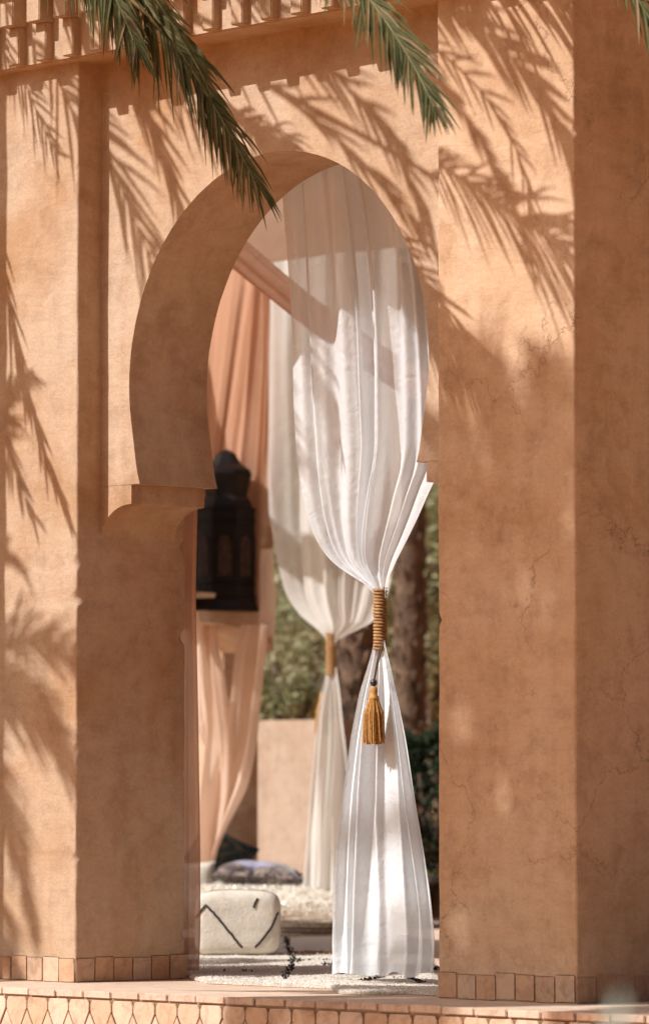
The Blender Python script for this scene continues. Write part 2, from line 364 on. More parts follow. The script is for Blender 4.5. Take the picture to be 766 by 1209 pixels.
# ------------------------------------------------------------------ pavilion
XR0, XR1 = 3.054, 4.09
pav = empty('pavilion', (0, 0, 0))
tag(pav, 'terracotta plaster pavilion with a keyhole arch framed between square piers', 'pavilion')
ZC = 5.485
BAY = -4.30
def pier(x0, x1, y0, y1, m):
    """lofted shaft: rounded corners that waver a few millimetres as hand-floated plaster does"""
    b = MB(); rings = []; nz_ = 260; cs = ((x0, y0, 1, 1), (x1, y0, -1, 1), (x1, y1, -1, -1), (x0, y1, 1, -1))
    for k in range(nz_+1):
        z = lerp(-0.02, ZC+0.05, k/nz_); r = []
        for q, (cx, cy, sx, sy) in enumerate(cs):
            nn = lambda a: noise.noise(Vector((z*1.3, a+q*7.3+x0, 0)))*.005+noise.noise(Vector((z*7.0, a+q*3.1+x0, 4)))*.0028
            rad = .016+.010*noise.noise(Vector((z*5.0, q*2.2+x0, 9)))
            dx, dy = nn(1.0), nn(5.0)
            ch = noise.noise(Vector((z*9.0, q*5.2+x0*3, 2)))
            if ch > .42: rad += (ch-.42)*.16       # knocked places on the arris
            P = [(cx+dx+sx*rad*(1-sin(a)), cy+dy+sy*rad*(1-cos(a))) for a in (0, pi/8, pi/4, 3*pi/8, pi/2)]
            if q in (0, 2): P = P[::-1]
            r += [b.vert((px_, py_, z)) for px_, py_ in P]
        rings.append(r)
    m_ = len(rings[0])
    for A, B in zip(rings, rings[1:]):
        for q in range(m_): b.face(A[q], A[(q+1) % m_], B[(q+1) % m_], B[q])
    b.face(*rings[-1])
    return b.build('pier', m, pav, smooth=True)
p_left = pier(BAY+XR0, 0.0, 0.0, 0.86, P_WALL)
p_left2 = pier(2*BAY+XR0, BAY, 0.0, 0.86, P_WALL)
p_right = pier(XR0, XR1, 0.0, 0.90, P_CRACK)
sw = MB(); sw.box((XR1-0.55, 0.9, -0.02), (XR1-0.0, 10.4, ZC+0.05)); sw.build('side_wall', P_CRACK, pav)
ZB = 2.945
HALF = XR0/2
def arch_bay(xo):
    R, cz = 1.270, 3.53
    pts = []
    a0 = math.asin((ZB-cz)/R)
    n = 84
    for i in range(n+1):
        a = lerp(pi-a0, a0, i/n)
        x, z = R*cos(a), cz+R*sin(a)
        if z < 3.4: x = math.copysign(lerp(1.172, 1.263, ((z-ZB)/(3.4-ZB))**0.75), x)   # nearly straight above the imposts
        wv_ = 1+0.0035*noise.noise(Vector((x*2.2, z*2.2, xo)))+0.0016*noise.noise(Vector((x*9, z*9, xo)))
        pts.append((HALF+x*wv_, cz+(z-cz)*wv_ if z > ZB+.05 else z))
    out = [(-0.02, ZB)]+pts+[(XR0+0.02, ZB), (XR0+0.02, 6.2), (-0.02, 6.2)]
    b = MB(); Y0, Y1 = 0.185, 0.80
    A = [b.vert((x+xo, Y0, z)) for x, z in out]; B = [b.vert((x+xo, Y1, z)) for x, z in out]
    b.face(*A); b.face(*B[::-1])
    ns = len(b.f)
    # soffit with its own vertices so that it shades smoothly
    C0 = [b.vert((x+xo, Y0, z)) for x, z in pts]; C1 = [b.vert((x+xo, Y1, z)) for x, z in pts]
    for i in range(n): b.face(C0[i], C0[i+1], C1[i+1], C1[i])
    m = len(out)
    for i in [0]+list(range(n+1, m)):
        b.face(A[i], B[i], B[(i+1) % m], A[(i+1) % m])
    o = b.build('arch', P_WALL, pav)
    for p in o.data.polygons: p.use_smooth = False
    for i in range(ns, ns+n): o.data.polygons[i].use_smooth = True
    # imposts: block over a hollow moulding
    for s in (0, 1):
        prof = [(-0.02, ZB-0.001), (0.277, ZB-0.001), (0.277, 2.832), (0.262, 2.829)]
        for k in range(1, 15):
            a = k/14*pi/2
            prof.append((0.262-0.262*sin(a), 2.62+0.209*cos(a)))
        prof.append((-0.02, 2.62))
        pr = [((x if s == 0 else XR0-x)+xo, z) for x, z in prof]
        q = MB(); q.prismY(pr, 0.187, 0.765); q.build('impost', P_WALL, pav)
arch_bay(0.0); arch_bay(BAY); arch_bay(2*BAY)
# cornice: overhanging frieze with rows of stepped brackets
fz = MB(); fz.box((-9.0, -0.09, ZC), (XR1+0.09, 0.95, 7.1)); cornice = fz.build('cornice', P_WALL, pav, bevel=0.01)
br = MB()
def stepped(b):
    b.box((-0.048, -0.055, 0.012), (0.048, 0.01, 0.24))
    b.box((-0.062, -0.115, 0.2385), (0.062, 0.009, 0.43))
    b.box((-0.076, -0.165, 0.4285), (0.076, 0.008, 0.66))
stepped(br); b0 = br.build('bracket', P_WALL, cornice, bevel=0.006); b0.location = (XR1-0.02, -0.092, ZC)
for k in range(1, 52): inst('bracket', b0, cornice, (XR1-0.02-0.25*k, -0.092, ZC), (0, 0, random.uniform(-.01, .01)))
# skirting tiles on the pier faces
st = MB(); st.box((0.001, -0.0035, 0.002), (0.1468, 0.002, 0.142)); t0 = st.build('skirting_tile', T_BASE, p_right, bevel=0.0035)
def skirt(p, o, dx, rz, n, keep=None):
    for k in range(n):
        loc = Vector(o)+Vector(dx)*k*0.1475+Vector((0, 0, random.uniform(-.002, .004)))
        r = (0, random.uniform(-.012, .012), rz); sc = (random.uniform(.965, 1.0), 1, random.uniform(.95, 1.06))
        if keep is not None and k == 0: keep.location = loc; keep.rotation_euler = r
        else: inst('skirting_tile', t0, p, loc, r, sc)
skirt(p_right, (XR0, -0.002, 0), (1, 0, 0), 0, 7, t0)
skirt(p_right, (XR1+0.002, 0.0, 0), (0, 1, 0), pi/2, 6)
skirt(p_left, (-0.0-8*.1475, -0.002, 0), (1, 0, 0), 0, 8)
skirt(p_left, (0.002, -0.0, 0), (0, 1, 0), pi/2, 6)
# far side: corner pier and lintel of the opening to the garden
e = at(263, 950, 41.2)
fp = MB(); fp.box((e.x-2.6, e.y, -0.02), (e.x, e.y+0.43, 6.62)); fp.build('far_pier', P_WALL, pav, bevel=0.012)
fl = MB(); fl.box((e.x, e.y+0.15, 6.42), (XR1-0.56, e.y+0.35, 6.6)); fl.build('far_lintel', P_WALL, pav)
# brackets for the lanterns on the far pier
def shelf(px0, px1, pyt, pyb, dep, back=None):
    back = e.y if back is None else back
    a = onY(px0, pyt, e.y-dep); b = onY(px1, pyt, e.y-dep)
    h = abs(onY(px0, pyt, e.y-dep).z-onY(px0, pyb, e.y-dep).z)
    q = MB(); zt = (a.z+b.z)/2
    prof = [(back+0.02, zt), (e.y-dep, zt), (e.y-dep, zt-h*0.42)]
    for k in range(0, 11):
        an = k/10*pi/2
        prof.append((e.y-dep*.97*(1-sin(an)) , zt-h*0.42-(h*1.0)*(1-cos(an))))
    prof.append((back+0.02, zt-h*1.42))
    L = [q.vert((a.x, y, z)) for y, z in prof]; Rr = [q.vert((b.x, y, z)) for y, z in prof]
    q.face(*L); q.face(*Rr[::-1]); n = len(prof)
    for j in range(n): q.face(L[j], Rr[j], Rr[(j+1) % n], L[(j+1) % n])
    q.build('wall_bracket', P_WALL, pav); return (a+b)/2
DEP = 0.88
s1 = shelf(170, 232, 722, 754, DEP)
s2 = shelf(150, 214, 700, 712, 1.1, e.y-0.2)

# canopy of cloth over the court
cn = MB()
def canopy(u, v):
    x = lerp(-12.5, XR1-0.6, u); y = lerp(6.4, 7.2, v)
    return (x, y, lerp(6.65, 5.38, v)-0.05*abs(sin(u*pi*7))*(1-v)-0.05*sin(v*pi)+0.03*noise.noise(Vector((x*2, y*2, 0))))
cn.grid(120, 30, canopy)
tag(cn.build('canopy', C_CANOPY, smooth=True, fix=False), 'pale peach cloth ceiling sloping across the pavilion', 'canopy')
cn = MB()
def shade_cloth(u, v):  # added panel out of view, keeps sun off the salmon hanging
    x = lerp(-12.5, -10.1, u); y = lerp(7.2, e.y-.03, v)
    return (x, y, lerp(5.36, 6.06, v)-0.06*sin(v*pi)+0.02*noise.noise(Vector((x*2, y*2, 5))))
cn.grid(30, 16, shade_cloth)
tag(cn.build('canopy', C_CANOPY, smooth=True, fix=False), 'smaller peach cloth panel added out of view to shade the salmon hanging', 'canopy')

# ------------------------------------------------------------------ curtains
def drape(name, mat, outline, plane, folds, amp, parent=None, nu=170, nv=150, phase=0.0, seed=1, uneven=0.35, hem=0.0, solid=0.0):
    """cloth hung in the vertical plane given by plane(px, py); outline rows are (py, left px, right px, fold depth factor)"""
    y0, y1 = outline[0][0], outline[-1][0]
    rnd = random.Random(seed)
    ks = [(folds*rnd.uniform(.9, 1.1), rnd.uniform(0, 6.28), 1.0), (folds*.47, rnd.uniform(0, 6.28), .8), (folds*2.1, rnd.uniform(0, 6.28), .35)]
    b = MB()
    def fn(u, v):
        py = lerp(y0, y1, v)
        # smooth the piecewise outline a little
        L = R = A = 0
        for k, wt in ((-9, .2), (-4, .2), (0, .2), (4, .2), (9, .2)):
            l, r, a = table(outline, min(max(py+k*min(1, (min(py-y0, y1-py))/9), y0), y1)); L += l*wt; R += r*wt; A += a*wt
        wob = noise.noise(Vector((v*2.2, seed*3.1, 0)))
        uu = u+0.02*wob*sin(pi*u)
        uw = uu+0.055*sin(2*pi*1.35*uu+seed)+0.03*sin(2*pi*2.9*uu+2*seed)      # pleats of unequal width
        wav = sum(a*sin(2*pi*(f*uw)+p+0.8*noise.noise(Vector((v*1.7, f, seed)))) for f, p, a in ks)/1.9
        rid = 1-2.4*abs(noise.noise(Vector((uw*folds*.8, v*.9+.4*u, seed*2.3))))
        wav = .62*wav+.55*rid
        wav *= 1+uneven*noise.noise(Vector((u*6, v*3, seed*1.7)))
        px = lerp(L, R, uu)
        p = plane(px, py)
        dirn = Vector((0.25, -1, 0)).normalized()
        if hem: p = p+Vector((0, 0, hem*v**10*noise.noise(Vector((u*7, 0, seed)))))+dirn*(hem*1.6*v**14*(.6+noise.noise(Vector((u*9, 3, seed)))))
        return p+dirn*(amp*A*wav)
    b.grid(nu, nv, fn)
    return b.build(name, mat, parent, smooth=True, fix=False, solid=solid)

def tassel(name, px, py_top, py_head, py_end, Y, wpx, label, scale_t):
    top = onY(px, py_top, Y); hd = onY(px-8*scale_t, py_head, Y); en = onY(px-6*scale_t, py_end, Y)
    o = empty(name, hd); tag(o, label, 'tassel')
    c = MB(); c.tube([top, lerp(top, hd, .5)+Vector((.006, -.01, 0)), hd], 0.0045, 6)
    c.tube([top+Vector((.018, 0, 0)), lerp(top, hd, .5)+Vector((.016, -.01, 0)), hd], 0.0045, 6); child(c.build('cord', M_BROWN, smooth=True), o)
    L = hd.z-en.z
    b = MB(); b.lathe([(0.001, .022), (.016, .016), (.022, 0), (.016, -.016), (.001, -.022)], hd, 14); child(b.build('bead', M_BEAD, smooth=True), o)
    h = MB(); z = -0.022
    h.lathe([(.012, z), (.021, z-.008), (.024, z-.03), (.022, z-.05), (.030, z-.056), (.033, z-.075), (.03, z-.08)], hd, 18); child(h.build('head', M_TASSEL, smooth=True), o)
    s = MB(); rnd = random.Random(3)
    for k in range(230):
        a = rnd.uniform(0, 2*pi); q = sqrt(rnd.random()); r0 = .028*q; r1 = (.062+.012*rnd.random())*q
        le = -L+rnd.uniform(-.015, .02)
        pts = [hd+Vector((r0*cos(a), r0*sin(a), z-.07)), hd+Vector((lerp(r0, r1, .75)*cos(a+.05), lerp(r0, r1, .75)*sin(a+.05), lerp(z-.07, le, .35))), hd+Vector((r1*cos(a+.12), r1*sin(a+.12), le))]
        s.tube(pts, [.0028, .0034, .003], 4, False)
    child(s.build('skirt', M_TASSEL), o)
    return o
def wrap(px0, px1, py0, py1, Y, turns, parent, lean=0.0):
    a = onY((px0+px1)/2, py0, Y); c = onY((px0+px1)/2+lean, py1, Y)
    rad = (px1-px0)/2/F*(a-CP).dot(CD)*0.86
    b = MB(); n = turns*16; pts = []
    for i in range(n+1):
        t = i/n; an = 2*pi*turns*t
        rr = rad*(1+0.12*noise.noise(Vector((t*9, 0, 0))))
        pts.append(lerp(a, c, t)+Vector((cos(an)*rr, sin(an)*rr, 0)))
    hgt = (a-c).length/turns
    b.tube(pts, hgt*0.52, 6)
    return b.build('rope_tie', M_ROPE, parent, smooth=True)

YC = 0.98
cur = empty('curtain', onZ(455, 1150, 0.03)*0+Vector((1.5, YC, 0)))
tag(cur, 'sheer white curtain tied with golden rope in the front arch', 'curtain')
pl = lambda px, py: onY(px, py, YC)
up = drape('upper_drape', C_WHITE, [(168, 335, 500, .9), (260, 341, 520, 1), (330, 346, 530, 1), (400, 351, 534, 1), (470, 354, 536, 1), (530, 359, 534, 1),
    (556, 362, 526, 1), (580, 367, 513, .95), (610, 373, 499, .9), (640, 383, 483, .8), (660, 394, 471, .6), (676, 411, 463, .45), (688, 432, 457, .25), (697, 442, 455, .12), (706, 442, 455, .1)],
    pl, 8.0, 0.10, seed=2)
child(up, cur)
child(drape('lower_drape', C_TAIL, [(756, 442, 455, .1), (768, 440, 457, .15), (785, 436, 463, .3), (820, 427, 472, .6), (870, 418, 482, .8), (930, 411, 492, 1), (1000, 404, 503, 1),
    (1060, 399, 511, 1), (1110, 396, 517, 1), (1150, 397, 518, 1)], pl, 5.0, 0.085, seed=5, hem=.03, nu=130, nv=110), cur)
child(wrap(441, 456, 694, 767, YC, 19, None), cur)
tassel('tassel', 449, 762, 806, 876, YC-0.11, 26, 'golden silk tassel hanging from the rope of the front curtain', 1.0)

YB2 = e.y-0.25
cu2 = empty('curtain', (onY(390, 900, YB2).x, YB2, 0))
tag(cu2, 'hazier white curtain with slim rope tie in the far garden opening', 'curtain')
pl2 = lambda px, py: onY(px, py, YB2)
child(drape('upper_drape', C_WHITE2, [(272, 328, 474, .7), (330, 328, 476, .8), (420, 329, 480, 1), (540, 331, 482, 1), (610, 332, 480, 1), (660, 338, 470, .9), (700, 345, 460, .8), (722, 356, 450, .6), (736, 368, 440, .45),
    (744, 380, 428, .3), (749, 385, 402, .15), (756, 386, 396, .1), (762, 386, 396, .1)], pl2, 7.0, 0.16, seed=8), cu2)
child(drape('lower_drape', C_WHITE2, [(788, 386, 397, .1), (800, 385, 399, .2), (830, 380, 404, .5), (880, 376, 410, .8), (940, 371, 414, 1), (1000, 366, 417, 1), (1040, 363, 418, 1), (1076, 362, 419, 1)],
    pl2, 4.0, 0.14, seed=9, nu=90, nv=80), cu2)
child(wrap(385, 397, 746, 796, YB2, 16, None), cu2)
tassel('tassel', 384, 792, 814, 866, YB2+.2, 10, 'small blurred ochre tassel hanging by the far curtain', 0.4)

# salmon strip hanging just behind the left jamb
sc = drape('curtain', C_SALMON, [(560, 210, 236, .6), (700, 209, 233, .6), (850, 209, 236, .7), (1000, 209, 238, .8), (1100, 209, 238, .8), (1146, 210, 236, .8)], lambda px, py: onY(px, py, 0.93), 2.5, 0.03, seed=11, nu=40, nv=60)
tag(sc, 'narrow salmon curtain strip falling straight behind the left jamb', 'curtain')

# salmon cloths on the far left pier
YD = e.y-0.04
pd = lambda px, py: onY(px, py, YD-0.0)
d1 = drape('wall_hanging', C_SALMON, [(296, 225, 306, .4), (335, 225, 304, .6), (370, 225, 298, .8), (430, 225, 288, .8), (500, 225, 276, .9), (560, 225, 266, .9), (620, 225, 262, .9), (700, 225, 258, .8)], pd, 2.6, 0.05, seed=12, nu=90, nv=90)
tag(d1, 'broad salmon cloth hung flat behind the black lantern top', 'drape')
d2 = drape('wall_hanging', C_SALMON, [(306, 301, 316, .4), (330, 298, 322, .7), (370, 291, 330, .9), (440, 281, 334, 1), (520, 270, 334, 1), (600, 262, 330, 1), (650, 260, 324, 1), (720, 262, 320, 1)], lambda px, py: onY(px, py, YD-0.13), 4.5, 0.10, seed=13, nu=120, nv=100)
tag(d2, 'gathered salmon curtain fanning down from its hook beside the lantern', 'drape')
d3 = drape('wall_hanging', C_PEACH, [(648, 308, 322, .4), (680, 306, 326, .5), (720, 306, 327, .5), (752, 305, 325, .5)], lambda px, py: onY(px, py, YD-0.3), 1.5, 0.05, seed=14, nu=30, nv=30)
tag(d3, 'sheer peach cloth end beside the lantern bracket', 'drape')
d4 = drape('wall_hanging', C_PEACH, [(724, 236, 258, .5), (760, 232, 262, .8), (800, 234, 270, 1), (850, 238, 275, 1), (885, 234, 276, 1), (940, 234, 274, .9), (1000, 236, 262, .7), (1040, 236, 252, .5)], lambda px, py: onY(px, py, YD-0.45), 2.3, 0.21, seed=15, nu=90, nv=90)
tag(d4, 'pale peach cloth tumbling in folds from under the lantern', 'drape')
d5 = drape('wall_hanging', C_PEACH, [(738, 290, 318, .5), (770, 284, 316, .7), (820, 279, 309, .8), (880, 272, 303, .9), (930, 262, 294, .9), (970, 254, 276, .7), (1005, 246, 262, .6), (1040, 240, 254, .4)], lambda px, py: onY(px, py, YD-0.40), 2.2, 0.21, seed=16, nu=90, nv=90)
tag(d5, 'peach cloth swept diagonally down from the bracket corner', 'drape')
d6 = drape('wall_hanging', C_PEACH, [(722, 222, 234, .5), (780, 224, 246, .9), (830, 228, 250, 1), (870, 238, 249, .6), (884, 244, 248, .3)], lambda px, py: onY(px, py, YD-0.85), 1.6, 0.12, seed=17, nu=50, nv=50)
tag(d6, 'pointed peach cloth corner hanging left of the folds', 'drape')
# swag slung under the ceiling
sw_ = MB(); A0, A1 = at(244, 268, 33.2), at(560, 492, 33.2)
def swag(u, v):
    p = lerp(A0, A1, v)+Vector((0, 0, -0.10*sin(pi*v)))
    ax = (A1-A0).normalized(); n1 = ax.cross(Vector((CD.x, CD.y, 0)).normalized()).normalized(); n2 = ax.cross(n1)
    a = 2*pi*u; r = 0.10*(1+0.10*sin(5*a+v*4)+0.05*sin(9*a-v*6))
    return p+n1*(cos(a)*r)+n2*(sin(a)*r)
sw_.grid(60, 50, swag)
tag(sw_.build('ceiling_swag', C_SALMON, smooth=True, fix=False), 'rolled salmon cloth swag sloping under the ceiling', 'drape')

# ------------------------------------------------------------------ lanterns
def lantern(base, H, label, scale=1.0):
    o = empty('lantern', base); tag(o, label, 'lantern', 'black metal lanterns on the far brackets')
    u = H/1040.0   # drawing units over the lantern's height
    def P(l): return [(r*u, (1120-y)*u) for r, y in l]
    z0 = Vector((0, 0, 0))
    b = MB(); b.lathe(P([(226, 1120), (226, 1106), (207, 1062), (204, 1040)]), z0, 8, pi/8); b.build('foot', M_LANT, o, bevel=.004)
    b = MB(); b.lathe(P([(197, 1040), (197, 470)]), z0, 8, pi/8); b.build('body', M_LANT, o, bevel=.006)
    for y in (1030, 945, 545, 468):
        b = MB(); b.lathe(P([(199, y+7), (206, y+4), (206, y-4), (199, y-7)]), z0, 8, pi/8); b.build('band', M_LANT, o, bevel=.003)
    for k in range(8):
        a = 2*pi*k/8+pi/4; ap = 197*u*cos(pi/8)
        b = MB(); n = Vector((cos(a), sin(a), 0)); t = Vector((-sin(a), cos(a), 0)); hw = 45*u
        pts = [(-hw, 900), (hw, 900), (hw, 700)]+[(hw*cos(x), 700-sin(x)*60) for x in (pi/4, pi/2, 3*pi/4)]+[(-hw, 700)]
        F0 = [b.vert(n*(ap+.001)+t*x+Vector((0, 0, (1120-y)*u))) for x, y in pts]; F1 = [b.vert(n*(ap+.009)+t*x*.92+Vector((0, 0, (1120-y)*u))) for x, y in pts]
        b.face(*F1); m = len(pts)
        for j in range(m): b.face(F0[j], F0[(j+1) % m], F1[(j+1) % m], F1[j])
        b.build('panel', M_LGLASS, o)
    b = MB(); b.lathe(P([(180, 468), (182, 452), (166, 412), (142, 380), (150, 340), (163, 296), (174, 242), (166, 218), (140, 198), (104, 176), (82, 140), (66, 112), (40, 94), (10, 82), (1, 80)]), z0, 8, pi/8)
    b.build('dome', M_LANT, o, bevel=.006)
    return o
tl = (s1-CP).dot(CD)
# centre of the lantern above its bracket
l1 = onZ(267, 724, s1.z) if False else Vector(((s1.x), e.y-DEP*0.52, s1.z+0.002))
l1 = onY(267, 724, e.y-0.47); tl = (l1-CP).dot(CD); l1.z = s1.z+0.003
lantern(l1, 192/F*tl, 'big black octagonal lantern with domed top, fully in view on the bracket')
l2 = at(203, 703, tl-0.45); l2.z = s2.z+0.003
lantern(l2, 168/F*tl, 'black lantern at the jamb edge, mostly hidden by the left pier')

# ------------------------------------------------------------------ seating
rzc = YAW*0+radians(46.93)
def pouf():
    c = onZ(280, 1133, 0.0)+Vector((0, 0, .024)); o = empty('pouf', c, YAW)
    tag(o, 'cream wool floor pouf with black zigzag lines', 'pouf')
    t = (c-CP).dot(CD); u = t/F
    w2, d2, h = 51*u, 0.26, 74*u
    b = MB()
    def sp(i, j):   # superellipsoid block
        a = -pi/2+pi*j; bta = 2*pi*i
        f = lambda x, p: math.copysign(abs(x)**p, x)
        ca = f(cos(a), .28)
        return (w2*ca*f(cos(bta), .25), d2*ca*f(sin(bta), .25)+d2, h/2+h/2*f(sin(a), .38)+ (0.018*(1-(cos(bta)*ca)**2) if a > 0 else 0))
    b.grid(64, 32, sp); body = b.build('cushion', M_POUF, o, smooth=True)
    b = MB()
    for k in range(64):
        pass
    ringp = [(sp(i/64, .22)[0]*1.012, (sp(i/64, .22)[1]-d2)*1.012+d2, 11*u) for i in range(65)]
    b.tube(ringp, 0.013, 8); b.build('band', M_BROWN, o, smooth=True)
    # woven black lines, laid on the front
    import mathutils
    def line(pts):
        q = MB(); P = []
        for (x0, y0), (x1, y1) in zip(pts, pts[1:]):
            n = max(3, int(math.hypot(x1-x0, y1-y0)/3))
            for i in range(n): P.append((lerp(x0, x1, i/n), lerp(y0, y1, i/n)))
        P.append(pts[-1]); V = []
        dep = bpy.context.evaluated_depsgraph_get()
        for x, y in P:
            lx = (x-280)*u+0.006*noise.noise(Vector((x*.2, y*.2, 0))); lz = (1137-y)*u
            # find the front surface
            hit, loc, nor, _ = body.ray_cast(Vector((lx, -2, lz)), Vector((0, 1, 0)))
            if not hit: hit, loc, nor, _ = body.ray_cast(Vector((lx, d2*.6, 2)), Vector((0, 0, -1)))
            if hit: V.append(loc)
        if len(V) > 1: q.tube(V, 0.0085, 6); q.build('woven_line', M_BLACK, o, smooth=True)
    line([(231, 1092), (243, 1077), (252, 1086), (263, 1099), (275, 1114), (286, 1127)])
    line([(301, 1127), (310, 1117), (320, 1104), (328, 1086)])
    line([(299, 1080), (304, 1069)])
    return o
pouf()

def tufts(name, mat, pts, parent, ln=(.03, .06), wd=.006, seed=1, lean=.7, kind='stuff'):
    b = MB(); rnd = random.Random(seed)
    for p, n in pts:
        d = (Vector(n)+Vector((rnd.uniform(-1, 1), rnd.uniform(-1, 1), rnd.uniform(-.6, .3)))*lean).normalized()
        L = rnd.uniform(*ln); s = d.cross(Vector((rnd.uniform(-1, 1), rnd.uniform(-1, 1), rnd.uniform(-1, 1)))).normalized()*wd
        p = Vector(p); m = p+d*L*.6; e2 = p+d*L+Vector((0, 0, -L*.35))
        i = [b.vert(p-s), b.vert(p+s), b.vert(m-s*.9), b.vert(m+s*.9), b.vert(e2)]
        b.face(i[0], i[1], i[3], i[2]); b.face(i[2], i[3], i[4])
    o = b.build(name, mat, parent, fix=False); o['kind'] = kind
    return o
# daybed: low mattress under a shaggy sequinned blanket
bl = onZ(240, 1097, 0.0); br_ = onZ(430, 1097, 0.0)
bed = empty('daybed', ((bl.x+br_.x)/2, (bl.y+br_.y)/2, 0), math.atan2(br_.y-bl.y, br_.x-bl.x))
tag(bed, 'low daybed under a shaggy white blanket with sequins', 'daybed')
BW, BD, BH = (br_-bl).length+1.2, 1.75, 0.27
def sbox(b, x0, x1, y0, y1, z0, z1, n=40, p=.16):
    def fn(i, j):
        a = -pi/2+pi*j; t = 2*pi*i; f = lambda x, q: math.copysign(abs(x)**q, x)
        ca = f(cos(a), p*1.6)
        return ((x0+x1)/2+(x1-x0)/2*ca*f(cos(t), p), (y0+y1)/2+(y1-y0)/2*ca*f(sin(t), p), (z0+z1)/2+(z1-z0)/2*f(sin(a), p*2))
    b.grid(n*2, n, fn)
b = MB(); sbox(b, -BW/2-.5, BW/2-.1, 0.03, BD-.03, 0.0, BH-.03); b.build('mattress', M_POUF, bed, smooth=True)
b = MB()
def blan(u, v):
    x = lerp(-BW/2-.55, BW/2-.08, u); s = v*(BD+BH)
    if s < BH: y, z = -0.012-0.02*sin(pi*s/BH), s
    else: y, z = s-BH, BH+0.11*min(1, (s-BH)/.9)**.8
    k = abs(s-BH)
    if k < .10: y += (.10-k)*.28; z -= (.10-k)*.28
    nn = noise.noise(Vector((x*3, s*3, 0)))
    return (x, y, z+0.025*nn+.006)
b.grid(60, 44, blan); blanket = b.build('blanket', M_SHAG, bed, smooth=True)
rnd = random.Random(5); pts = []
for k in range(14000):
    u, v = rnd.random(), rnd.random(); p = blan(u, v); pts.append((p, (0, -1, .25) if v*(BD+BH) < BH else (0, -.35, 1)))
tufts('shag', M_SHAG, pts, blanket, (.03, .055), .006, 3)
for nm, mm, cnt, sd in (('sequin', M_SEQ, 60, 9), ('dark_sequin', M_SEQD, 160, 10)):
    q = MB(); rnd = random.Random(sd)
    for k in range(cnt):
        u, v = rnd.random(), rnd.random()*.6; p = Vector(blan(u, v)); up_ = Vector((rnd.uniform(-.6, .6), -1, rnd.uniform(0, 1))).normalized(); p += up_*.045
        a = up_.cross(Vector((.3, .2, 1))).normalized()*.009; c = up_.cross(a)
        q.face(*[q.vert(p+a*cos(i*pi/3)+c*sin(i*pi/3)) for i in range(6)])
    so_ = q.build(nm, mm, blanket, fix=False); so_['kind'] = 'stuff'
# cushions
def cushion(name, c, wx, wy, h, rot, mat, label, seam=None):
    o = empty(name, c); o.rotation_euler = rot; tag(o, label, 'cushion')
    b = MB()
    def fn(i, j, s):
        x, y = 2*i-1, 2*j-1
        pin = 1-0.10*(1-abs(x)**2)*abs(y)**3-0.0
        X = x*(1-0.10*(1-y*y)); Y = y*(1-0.10*(1-x*x))
        z = max(0, (1-abs(x)**2.6))**.55*max(0, (1-abs(y)**2.6))**.55
        z *= 1+.05*noise.noise(Vector((x*1.9, y*1.9, s*3+wx*9)))
        return (X*wx/2, Y*wy/2, s*z*h/2)
    b.grid(28, 28, lambda i, j: fn(i, j, 1)); b.grid(28, 28, lambda i, j: fn(i, j, -1))
    b.build('cover', mat, o, smooth=True)
    q = MB(); edge = [fn(i/24, 0, 0) for i in range(24)]+[fn(1, i/24, 0) for i in range(24)]+[fn(1-i/24, 1, 0) for i in range(24)]+[fn(0, 1-i/24, 0) for i in range(25)]
    q.tube(edge, 0.008, 6); q.build('piping', seam or mat, o, smooth=True)
    return o
c1 = at(304, 1033, 40.3)
cushion('cushion', c1+Vector((0, 0, -0.0)), .78, .62, .24, (radians(4), radians(3), YAW), M_LAV, 'lavender satin cushion with dark brocade border, lying flat on the daybed', M_BROWN)
c2 = at(259, 1012, 40.8)
cushion('cushion', c2, .55, .5, .18, (radians(62), radians(28), YAW), M_BROC, 'dark green and gold brocade cushion propped up behind', M_BLACK)
c3 = at(228, 1042, 40.2)
cushion('cushion', c3, .42, .38, .2, (radians(70), 0, YAW+.3), M_POUF, 'plain pale cushion half hidden by the salmon curtain', M_POUF)

# round pierced metal tray on the floor
tc_ = onZ(392, 1106, 0.0)
tray = empty('tray', tc_+CD*0.0); tag(tray, 'large round pierced metal tray on the rug', 'tray')
TR = 66/F*(tc_-CP).dot(CD)
b = MB(); b.lathe([(TR*.93, .012), (TR*.95, .02), (TR, .125), (TR*1.01, .127), (TR*1.01, .12), (TR*.965, .012)], (0, 0, 0), 64, cap=False); b.build('rim', M_BRASS, tray, smooth=True)
b = MB(); b.lathe([(TR*.95, .004), (TR*.95, .016)], (0, 0, 0), 64); b.build('plate', M_TRAYD, tray)
q = MB()
for k in range(150):
    a = 2*pi*k/150
    for zz, rr in ((.045, .985), (.075, .998)):
        r0 = TR*rr*1.004; n = Vector((cos(a), sin(a), 0)); t = Vector((-sin(a), cos(a), 0)); p = n*r0+Vector((0, 0, zz))
        q.face(*[q.vert(p+t*x*.011+Vector((0, 0, z*.011))) for x, z in ((-1, 0), (0, -1), (1, 0), (0, 1))])
o = q.build('pierced_holes', M_TRAYD, tray, fix=False); o['kind'] = 'stuff'

